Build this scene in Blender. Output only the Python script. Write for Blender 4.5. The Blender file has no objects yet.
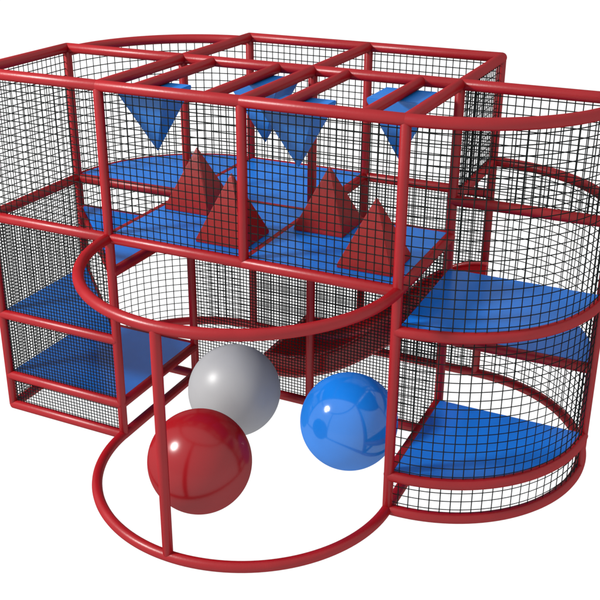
import bpy, bmesh, math, random
from mathutils import Vector, Matrix
S = 1.2                      # one bay of the frame is 1.2 m; every coordinate below is in bays
PI = math.pi
sc = bpy.context.scene
COL = sc.collection
random.seed(4)

# ------------------------------------------------------------------ materials
def mat(name, col, rough=0.4, spec=0.25, bump=0.0, bscale=40.0, var=0.0, vscale=3.0, coat=0.0, rvar=0.0):
    m = bpy.data.materials.new(name); m.use_nodes = True
    nt = m.node_tree; N = nt.nodes; L = nt.links
    b = N['Principled BSDF']
    b.inputs['Base Color'].default_value = (*col, 1)
    b.inputs['Roughness'].default_value = rough
    b.inputs['Specular IOR Level'].default_value = 0
    gl = N.new('ShaderNodeBsdfGlossy'); gl.inputs['Roughness'].default_value = rough
    ms = N.new('ShaderNodeMixShader'); ms.inputs[0].default_value = spec
    L.new(b.outputs[0], ms.inputs[1]); L.new(gl.outputs[0], ms.inputs[2])
    L.new(ms.outputs[0], N['Material Output'].inputs['Surface'])
    tc = N.new('ShaderNodeTexCoord')
    if var:
        n = N.new('ShaderNodeTexNoise'); n.inputs['Scale'].default_value = vscale; n.inputs['Detail'].default_value = 6
        L.new(tc.outputs['Object'], n.inputs['Vector'])
        mp = N.new('ShaderNodeMapRange'); mp.inputs[1].default_value = .3; mp.inputs[2].default_value = .7
        mp.inputs[3].default_value = 1 - var; mp.inputs[4].default_value = 1 + var
        L.new(n.outputs['Fac'], mp.inputs[0])
        mx = N.new('ShaderNodeMix'); mx.data_type = 'RGBA'; mx.blend_type = 'MULTIPLY'; mx.inputs[0].default_value = 1
        mx.inputs[6].default_value = (*col, 1); L.new(mp.outputs[0], mx.inputs[7])
        L.new(mx.outputs[2], b.inputs['Base Color'])
        if rvar:
            mr = N.new('ShaderNodeMapRange'); mr.inputs[1].default_value = .3; mr.inputs[2].default_value = .7
            mr.inputs[3].default_value = rough - rvar; mr.inputs[4].default_value = rough + rvar
            L.new(n.outputs['Fac'], mr.inputs[0]); L.new(mr.outputs[0], gl.inputs['Roughness'])
    if bump:
        n2 = N.new('ShaderNodeTexNoise'); n2.inputs['Scale'].default_value = bscale; n2.inputs['Detail'].default_value = 4
        L.new(tc.outputs['Object'], n2.inputs['Vector'])
        bp = N.new('ShaderNodeBump'); bp.inputs['Strength'].default_value = bump; bp.inputs['Distance'].default_value = .02
        L.new(n2.outputs['Fac'], bp.inputs['Height']); L.new(bp.outputs[0], b.inputs['Normal']); L.new(bp.outputs[0], gl.inputs['Normal'])
    return m

M_PIPE = mat('red_pipe_sleeve', (.238, .0035, .0070), .37, .038, .04, 60, .05, 6, rvar=.04)
M_SLIDE = mat('red_slide_plastic', (.42, .006, .010), .25, .075, .04, 12, .06, 5)
M_REDV = mat('red_vinyl', (.25, .0085, .0085), .33, .038, .10, 25, .07, 7)
M_BLUEV = mat('blue_vinyl', (.007, .138, .53), .24, .072, .04, 4, .06, 5)
M_BLUEP = mat('blue_foam_vinyl', (.010, .135, .46), .3, .07, .08, 25, .06, 7)
M_NET = mat('black_netting', (.011, .013, .013), .7, .006)
M_BRED = mat('red_ball_plastic', (.215, .0035, .0065), .215, .048, 0, 1, .03, 4)
M_BBLUE = mat('blue_ball_plastic', (.008, .155, .56), .12, .082, 0, 1, .03, 4)
M_BGREY = mat('grey_ball_plastic', (.275, .275, .283), .38, .036, 0, 1, .03, 4)

# ------------------------------------------------------------------ helpers
def link(name, me, m, parent=None, loc=None, smooth=None):
    o = bpy.data.objects.new(name, me); COL.objects.link(o)
    me.materials.append(m)
    if parent: o.parent = parent
    if loc is not None: o.location = loc
    return o

def mesh_of(bm, name, smooth=True, ang=40):
    bmesh.ops.recalc_face_normals(bm, faces=bm.faces)
    for f in bm.faces: f.smooth = smooth
    if smooth:
        for e in bm.edges:
            if len(e.link_faces) == 2 and e.calc_face_angle(0) > math.radians(ang): e.smooth = False
    me = bpy.data.meshes.new(name); bm.to_mesh(me); bm.free()
    return me

def sweep(bm, pts, r, seg=20, dome=True):
    """round tube through pts (bay units), with domed ends"""
    P = [Vector(p) * S for p in pts]; r = r * S; n = len(P)
    T = [((P[min(i+1, n-1)] - P[max(i-1, 0)]).normalized()) for i in range(n)]
    ref = Vector((0, 0, 1)) if abs(T[0].z) < .9 else Vector((1, 0, 0))
    prof = []
    if dome:
        for a in (80, 55, 28): prof.append((P[0] - T[0] * r * .55 * math.sin(math.radians(a)), T[0], r * math.cos(math.radians(a))))
    for i in range(n): prof.append((P[i], T[i], r))
    if dome:
        for a in (28, 55, 80): prof.append((P[-1] + T[-1] * r * .55 * math.sin(math.radians(a)), T[-1], r * math.cos(math.radians(a))))
    rings = []
    for c, t, rr in prof:
        x = ref.cross(t).normalized(); y = t.cross(x)
        rings.append([bm.verts.new(c + x * rr * math.cos(2*PI*k/seg) + y * rr * math.sin(2*PI*k/seg)) for k in range(seg)])
    for a, b in zip(rings, rings[1:]):
        for k in range(seg): bm.faces.new((a[k], a[(k+1) % seg], b[(k+1) % seg], b[k]))
    bm.faces.new(rings[0][::-1]); bm.faces.new(rings[-1])

def arc(cx, cy, a0, a1, z, n=40, r=1.0):
    return [(cx + r*math.cos(math.radians(a0+(a1-a0)*i/n)), cy + r*math.sin(math.radians(a0+(a1-a0)*i/n)), z) for i in range(n+1)]

def empty(name, loc):
    o = bpy.data.objects.new(name, None); COL.objects.link(o); o.location = loc
    o.empty_display_size = .1
    return o

def tag(o, label, cat=None, group=None):
    o['label'] = label
    if cat: o['category'] = cat
    if group: o['group'] = group

# ------------------------------------------------------------------ the play frame
frame = empty('climbing_frame', (0, 0, 0))
tag(frame, 'red tubular climbing frame with blue decks and black nets in square and rounded bays', 'climbing frame')
RP, RR, RC = .0315, .0355, .0345
Q, M_, U, T = 1.25, 1.5, 1.75, 2.5

def tube(name, pts, r):
    bm = bmesh.new(); sweep(bm, pts, r, dome=len(pts) == 2)     # straight tubes have rounded ends, bent ones butt into the posts
    return link(name, mesh_of(bm, name), M_PIPE, frame)

def post(x, y, z0, z1): return tube('post', [(x, y, z0), (x, y, z1)], RP)
def rail(x0, y0, x1, y1, z, ext=0.0, name='rail', r=RR, z1=None):
    a = Vector((x0, y0, z)); b = Vector((x1, y1, z if z1 is None else z1)); d = (b-a).normalized()*ext
    return tube(name, [a-d, b+d], r)

for x, y in ((-1, 0), (0, 0), (2, 0), (-1, 1), (0, 1), (1, 1), (2, 1), (0, 2), (1, 2), (2, 2), (3, 1)):
    post(x, y, 0, T)
post(1, 0, M_ - .01, T)
post(1, -1, 0, M_)

# top storey rails
for x in (-1, 0, 1): rail(x, 0, x+1, 0, T)
for x in (-1, 0, 1, 2): rail(x, 1, x+1, 1, T)
for x in (0, 1): rail(x, 2, x+1, 2, T)
rail(-1, 0, -1, 1, T)
for x in (0, 1, 2): rail(x, 0, x, 1, T); rail(x, 1, x, 2, T)
for x in (.25, .75, 1.25, 1.75): rail(x, 0, x, 1, T - .003, name='hanging_bar', r=.0335)
# step above the deck level on the right
rail(2, 1, 3, 1, U); rail(2, 1, 2, 2, U)
# deck level
for x in (-1, 0, 1): rail(x, 0, x+1, 0, M_)
for x in (-1, 0, 1): rail(x, 1, x+1, 1, M_)
for x in (0, 1): rail(x, 2, x+1, 2, M_)
rail(-1, 0, -1, 1, M_)
for x in (0, 1, 2): rail(x, 0, x, 1, M_)
for x in (0, 1): rail(x, 1, x, 2, M_)
# inner half decks of the left tower
rail(0, 0, 0, 1, Q); rail(-1, 1, 0, 1, Q); rail(-1, 1, 0, 0, Q - .008, .005, r=.023)
rail(-1, 0, 0, 0, .75); rail(-1, 1, 0, 0, .75, .012, r=.022)
# low decks
rail(-1, 0, 0, 0, .25); rail(0, 0, 0, 1, .25); rail(-1, 1, 0, 1, .25)
rail(2, 0, 2, 1, .25)
rail(2, 1, 3, 1, .75)
# base rails
rail(-1, 0, 0, 0, 0); rail(-1, 0, -1, 1, 0); rail(0, 0, 0, 1, 0)
for x in (-1, 0, 1): rail(x, 1, x+1, 1, 0)
for x in (0, 1): rail(x, 2, x+1, 2, 0)
rail(2, 0, 2, 1, 0)
# curved rails
for z in (0, M_, T - .028): tube('curved_rail', arc(0, 1, 180, 90, z), RR)             # back left corner
for z in (0, .25, Q, T): tube('curved_rail', arc(2, 1, -90, 0, z), RR)          # front right tower
for z in (0, U): tube('curved_rail', arc(2, 1, 0, 90, z), RR)              # back right corner
for z in (0, M_): tube('curved_rail', arc(1, 0, 180, 360, z, 80), RC)           # ball pit ring

# ------------------------------------------------------------------ decks
def deck(poly, z, th=.035, label=None):
    bm = bmesh.new()
    top = z + .030
    lo = [bm.verts.new((x*S, y*S, (top-th)*S)) for x, y in poly]
    hi = [bm.verts.new((x*S, y*S, top*S)) for x, y in poly]
    bm.faces.new(lo[::-1]); ft = bm.faces.new(hi); n = len(poly)
    for i in range(n): bm.faces.new((lo[i], lo[(i+1) % n], hi[(i+1) % n], hi[i]))
    bmesh.ops.recalc_face_normals(bm, faces=bm.faces)
    ed = [e for e in bm.edges if abs(e.verts[0].co.z-e.verts[1].co.z) < 1e-6 and e.verts[0].co.z > (top-.001)*S]
    bmesh.ops.bevel(bm, geom=ed, offset=.009, segments=3, affect='EDGES')
    o = link('deck', mesh_of(bm, 'deck', True, 50), M_BLUEV, frame)
    if label: o['label'] = label
    return o
e = .012
def sq(x0, y0, x1, y1): return [(x0+e, y0+e), (x1-e, y0+e), (x1-e, y1-e), (x0+e, y1-e)]
deck(sq(-1, 0, 0, 1), .25, label='low square blue deck in the left tower')
deck([(-1+e, e), (-.02, e), (-1+e, .98)], .75, label='triangular blue deck half way up the left tower')
deck([(-e, .03), (-e, 1-e), (-.97, 1-e)], Q, label='upper triangular blue deck of the left tower')
for x in (0, 1): deck(sq(x, 0, x+1, 1), M_, label='square blue deck under the standing red pyramids')
deck(sq(0, 1, 1, 2), M_, label='square blue deck at the back')
def pie(cx, cy, a0, a1, r=.988, n=28):
    o = .012
    mx = math.cos(math.radians((a0+a1)/2)); my = math.sin(math.radians((a0+a1)/2))
    return [(cx + (o if mx > 0 else -o), cy + (o if my > 0 else -o))] + [(cx + r*math.cos(math.radians(a)), cy + r*math.sin(math.radians(a))) for a in [a0 + (1 if a1 > a0 else -1) + (a1-a0-(2 if a1 > a0 else -2))*i/n for i in range(n+1)]]
deck(pie(0, 1, 180, 90), M_, label='rounded blue deck in the back left corner')
deck(pie(2, 1, -90, 0), .25, label='low rounded blue deck of the right tower')
deck(pie(2, 1, -90, 0), Q, label='upper rounded blue deck of the right tower')
deck(pie(2, 1, 0, 90), .75, label='rounded blue deck at the slide entrance')

# ------------------------------------------------------------------ nets
CO, FI = 1/20, 1/40
def net(path, z0, z1, cell, w, ncol=None):
    """path: plan polyline; square mesh of twine between z0 and z1"""
    bm = bmesh.new()
    P = [Vector((x*S, y*S, 0)) for x, y in path]
    seg = [(b-a).length for a, b in zip(P, P[1:])]; Ltot = sum(seg)
    def at(s):
        s = max(0, min(Ltot-1e-6, s))
        for i, l in enumerate(seg):
            if s <= l: return P[i].lerp(P[i+1], s/l), (P[i+1]-P[i]).normalized()
            s -= l
    h = w*S/2
    def bar(ps, ax1, ax2s):
        rings = []
        for p, a2 in zip(ps, ax2s):
            rings.append([bm.verts.new(p + ax1*h*c + a2*h*d) for c, d in ((1, 0), (0, 1), (-1, 0), (0, -1))])
        for A, B in zip(rings, rings[1:]):
            for k in range(4): bm.faces.new((A[k], A[(k+1) % 4], B[(k+1) % 4], B[k]))
    nc = ncol or max(1, round(Ltot/(cell*S))); up = Vector((0, 0, 1))
    for i in range(nc+1):
        s = Ltot*i/nc; p, t = at(s); nrm = up.cross(t)
        j = random.uniform(-1, 1)*.0012
        a = p + up*z0*S; b = p + up*z1*S; mid = (a+b)/2 + t*j
        bar([a, mid, b], t, [nrm]*3)
    nr = max(1, round((z1-z0)/cell))
    ks = len(P) if len(P) > 2 else 3
    for i in range(nr+1):
        z = (z0 + (z1-z0)*i/nr)*S; ps = []; ax = []
        j = random.uniform(-1, 1)*.0012
        for k in range(ks):
            s = Ltot*k/(ks-1); p, t = at(s); nrm = up.cross(t)
            ps.append(p + up*(z + (j if 0 < k < ks-1 else 0)) + nrm*w*S*.45); ax.append(nrm)
        bar(ps, up, ax)
    for f in bm.faces: f.smooth = False
    me = bpy.data.meshes.new('net'); bm.to_mesh(me); bm.free()
    return link('net', me, M_NET, frame)

WC, WF = .0069, .0070
A2 = lambda c: [(x, y) for x, y, _ in c]
net([(-1, 0), (0, 0)], M_, T, CO, WC); net([(0, 0), (1, 0)], M_, T, CO, WC); net([(1, 0), (2, 0)], M_, T, CO, WC)
net([(-1, 0), (-1, 1)], M_, T, CO, WC); net([(0, 2), (1, 2)], M_, T, CO, WC); net([(1, 2), (2, 2)], M_, T, CO, WC)
net([(2, 1), (2, 2)], U, T, CO, WC); net([(2, 1), (3, 1)], U, T, CO, WC)
net(A2(arc(0, 1, 180, 90, 0, 24)), 0, T, 2.5/42, WC, 24)
net(A2(arc(2, 1, -90, 0, 0, 27)), 0, T, 2.5/42, WC, 24)
net(A2(arc(2, 1, 0, 90, 0, 27)), 0, U, 2.5/42, WC, 24)
net([(-1, 0), (0, 0)], 0, M_, FI, WF); net([(-1, 0), (-1, 1)], 0, M_, FI, WF)
net([(0, 1), (1, 1)], 0, M_, FI, WF); net([(1, 1), (2, 1)], 0, M_, FI, WF)
net([(0, 2), (1, 2)], 0, M_, FI, WF); net([(1, 2), (2, 2)], 0, M_, FI, WF)

# ------------------------------------------------------------------ slide behind the net
def interp(tab, x):
    for (x0, z0), (x1, z1) in zip(tab, tab[1:]):
        if x0 <= x <= x1: return z0 + (z1-z0)*(x-x0)/(x1-x0)
    return tab[-1][1] if x > tab[-1][0] else tab[0][1]
BOT = [(.56, .05), (.75, .06), (.9, .10), (1.06, .165), (1.2, .245), (1.34, .345), (1.46, .44), (1.57, .54), (1.75, .66), (1.9, .735), (2.0, .75)]
RIM = [(.56, .245), (.75, .255), (.9, .285), (1.05, .345), (1.2, .43), (1.34, .54), (1.46, .66), (1.6, .80), (1.75, .905), (1.9, .975), (2.0, .995)]
def smooth_tab(tab, x):
    return sum(interp(tab, min(2.0, max(.56, x+d))) for d in (-.08, -.04, 0, .04, .08))/5
slide = empty('slide', (1.3*S, 1.5*S, 0))
tag(slide, 'dark red open trough slide behind the fine net, running down from the right tower', 'slide')
so = Vector((1.3*S, 1.5*S, 0))
ya, yb, th = 1.12, 1.88, .022
bm = bmesh.new(); rings = []
NX = 48
for i in range(NX+1):
    x = .56 + (2.05-.56)*i/NX
    b = smooth_tab(BOT, x); r = smooth_tab(RIM, x) - .012
    prof = [(ya, r), (ya, b+.05), (ya+.015, b+.02), (ya+.05, b), (yb-.05, b), (yb-.015, b+.02), (yb, b+.05), (yb, r),
            (yb-th, r), (yb-th, b+.075), (yb-.05, b+.04), (yb-.11, b+.022), (ya+.11, b+.022), (ya+.05, b+.04), (ya+th, b+.075), (ya+th, r)]
    rings.append([bm.verts.new(Vector((x*S, y*S, z*S)) - so) for y, z in prof])
for A, B in zip(rings, rings[1:]):
    n = len(A)
    for k in range(n): bm.faces.new((A[k], A[(k+1) % n], B[(k+1) % n], B[k]))
def cap(R):
    n = len(R)
    for k in range(7): bm.faces.new((R[k], R[k+1], R[n-2-k], R[n-1-k]))
cap(rings[0]); cap(rings[-1])
link('trough', mesh_of(bm, 'trough', True, 50), M_SLIDE, slide)
for y in (ya+th/2, yb-th/2):
    bm = bmesh.new()
    pts = [((.56 + 1.49*i/NX) - so.x/S, y - so.y/S, smooth_tab(RIM, .56 + 1.49*i/NX)) for i in range(NX+1)]
    sweep(bm, pts, .019, 12)
    link('rim', mesh_of(bm, 'rim'), M_SLIDE, slide)
bm = bmesh.new()                                      # rounded stop wall across the foot of the slide
rz, bz = smooth_tab(RIM, .56), smooth_tab(BOT, .56)
R0 = [bm.verts.new(Vector((x*S, y*S, z*S)) - so) for x in (.555, .583) for y, z in
      ((ya+.003, rz), (ya+.003, bz+.05), (ya+.05, bz+.002), (yb-.05, bz+.002), (yb-.003, bz+.05), (yb-.003, rz))]
bm.faces.new(R0[:6]); bm.faces.new(R0[6:])
for k in range(6): bm.faces.new((R0[k], R0[(k+1) % 6], R0[6+(k+1) % 6], R0[6+k]))
link('end_wall', mesh_of(bm, 'end_wall', True, 50), M_SLIDE, slide)
bm = bmesh.new(); sweep(bm, [(.57-1.3, ya+.01-1.5, rz), (.57-1.3, yb-.01-1.5, rz)], .019, 12)
link('rim', mesh_of(bm, 'rim'), M_SLIDE, slide)
bm = bmesh.new(); sweep(bm, [(.8-1.3, .12, -.03), (.8-1.3, .12, .075)], .03, 12)
link('foot', mesh_of(bm, 'foot'), M_PIPE, slide)

# ------------------------------------------------------------------ foam pyramids
def pyramid(name, cx, cy, zb, h, half, m, label, group, up=1):
    bm = bmesh.new(); s = half*S; lip = .022*S
    v = []
    for z in (0, lip): v.append([bm.verts.new((a*s, b*s, up*z)) for a, b in ((-1, -1), (1, -1), (1, 1), (-1, 1))])
    ap = bm.verts.new((0, 0, up*h*S))
    bm.faces.new(v[0][::-1])
    for k in range(4):
        bm.faces.new((v[0][k], v[0][(k+1) % 4], v[1][(k+1) % 4], v[1][k]))
        bm.faces.new((v[1][k], v[1][(k+1) % 4], ap))
    bmesh.ops.recalc_face_normals(bm, faces=bm.faces)
    bmesh.ops.bevel(bm, geom=list(bm.edges), offset=.0045, segments=2, affect='EDGES', clamp_overlap=True)
    o = link(name, mesh_of(bm, name, True, 30), m, None, (cx*S, cy*S, zb*S))
    tag(o, label, 'foam pyramid', group)
    return o
GR, GB = 'red foam pyramids standing on the main deck', 'blue foam pyramids hanging from the top bars'
zt = M_ + .0305
pyramid('standing_pyramid', .24, .75, zt, .43, .175, M_REDV, 'red pyramid standing furthest left, at the back of the deck', GR)
pyramid('standing_pyramid', .765, .29, zt, .44, .175, M_REDV, 'red pyramid standing partly behind the short middle post', GR)
pyramid('standing_pyramid', 1.235, .76, zt, .42, .175, M_REDV, 'red pyramid standing at the back, second from the right', GR)
pyramid('standing_pyramid', 1.745, .285, zt, .42, .175, M_REDV, 'rightmost standing red pyramid, beside the tall front corner post', GR)
zh = T - .0375
pyramid('hanging_pyramid', .25, .25, zh, .415, .168, M_BLUEP, 'leftmost blue foam pyramid hanging point down beside the left tower', GB, -1)
pyramid('hanging_pyramid', .77, .75, zh, .42, .168, M_BLUEP, 'blue hanging pyramid at the back, mostly hidden by the one in front of it', GB, -1)
pyramid('hanging_pyramid', 1.25, .25, zh, .395, .168, M_BLUEP, 'blue pyramid hanging point down at the front, just right of the short middle post', GB, -1)
pyramid('hanging_pyramid', 1.72, .73, zh, .42, .168, M_BLUEP, 'rightmost blue pyramid hanging point down behind the tall front corner post', GB, -1)

# ------------------------------------------------------------------ balls
def ball(x, y, m, label):
    R_ = .3265
    bm = bmesh.new()
    bmesh.ops.create_uvsphere(bm, u_segments=96, v_segments=64, radius=R_*S)
    # moulded air valve: a small shallow dimple ring, turned away to the floor side
    for v in bm.verts:
        d = v.co.normalized(); a = d.angle(Vector((.3, .9, -.3)).normalized())
        if a < .07: v.co -= d*.004*S
    o = link('play_ball', mesh_of(bm, 'play_ball', True, 80), m, None, (x*S, y*S, (R_-.0)*S - .0*S))
    tag(o, label, 'ball', 'large play balls in the ring')
ball(.922, -.478, M_BRED, 'large glossy red ball near the front of the ring')
ball(.686, .403, M_BGREY, 'large light grey ball behind the red ball')
ball(1.577, .368, M_BBLUE, 'large shiny blue ball beside the right tower')

# ------------------------------------------------------------------ ground: white floor, with a glow added to its surface so no shadows show
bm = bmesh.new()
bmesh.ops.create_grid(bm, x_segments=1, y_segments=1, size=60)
gm = mat('white_added_glow_floor', (.05, .05, .05), .8, .0)
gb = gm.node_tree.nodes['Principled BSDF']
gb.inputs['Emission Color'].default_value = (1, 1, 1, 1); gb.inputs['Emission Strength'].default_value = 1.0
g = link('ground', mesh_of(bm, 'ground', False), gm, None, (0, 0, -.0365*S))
g['kind'] = 'structure'; g['label'] = 'plain white floor with an added glow that hides shadows'

# ------------------------------------------------------------------ light
w = bpy.data.worlds.new('World'); sc.world = w; w.use_nodes = True
bg = w.node_tree.nodes['Background']; bg.inputs[0].default_value = (1, 1, 1, 1); bg.inputs[1].default_value = 1.0
Ld = Vector((-.62, -.53, .566)).normalized()
li = bpy.data.lights.new('key_lamp', 'AREA'); li.shape = 'DISK'; li.size = 2.2; li.energy = 2400; li.color = (1, .985, .96)
lo = bpy.data.objects.new('key_lamp', li); COL.objects.link(lo)
tgt = Vector((1.0, .3, 1.0))*S
lo.location = tgt + Ld*13
lo.rotation_euler = (-Ld).to_track_quat('-Z', 'Y').to_euler()

# ------------------------------------------------------------------ camera (solved from the photograph's frame joints)
CP = (3.6724757, -4.9107328, 3.7648758); YAW, PIT, ROL = -.45456109, -.40642554, -.00100328
FPX, CX, CY = 981.4806, 283.7545, 283.6432
cam = bpy.data.cameras.new('camera'); co = bpy.data.objects.new('camera', cam); COL.objects.link(co)
f = Vector((math.cos(PIT)*math.sin(YAW), math.cos(PIT)*math.cos(YAW), math.sin(PIT)))
r0 = Vector((math.cos(YAW), -math.sin(YAW), 0)); u0 = r0.cross(f)
rr = r0*math.cos(ROL) + u0*math.sin(ROL); uu = -r0*math.sin(ROL) + u0*math.cos(ROL)
mw = Matrix((( rr.x, uu.x, -f.x, CP[0]*S), (rr.y, uu.y, -f.y, CP[1]*S), (rr.z, uu.z, -f.z, CP[2]*S), (0, 0, 0, 1)))
co.matrix_world = mw
cam.sensor_width = 36; cam.sensor_fit = 'HORIZONTAL'; cam.lens = 36*FPX/600
cam.shift_x = (300-CX)/600; cam.shift_y = (CY-300)/600
cam.clip_end = 500
sc.camera = co
sc.view_settings.view_transform = 'Standard'; sc.view_settings.look = 'None'
sc.view_settings.exposure = 0; sc.view_settings.gamma = 1
sc.cycles.max_bounces = 8
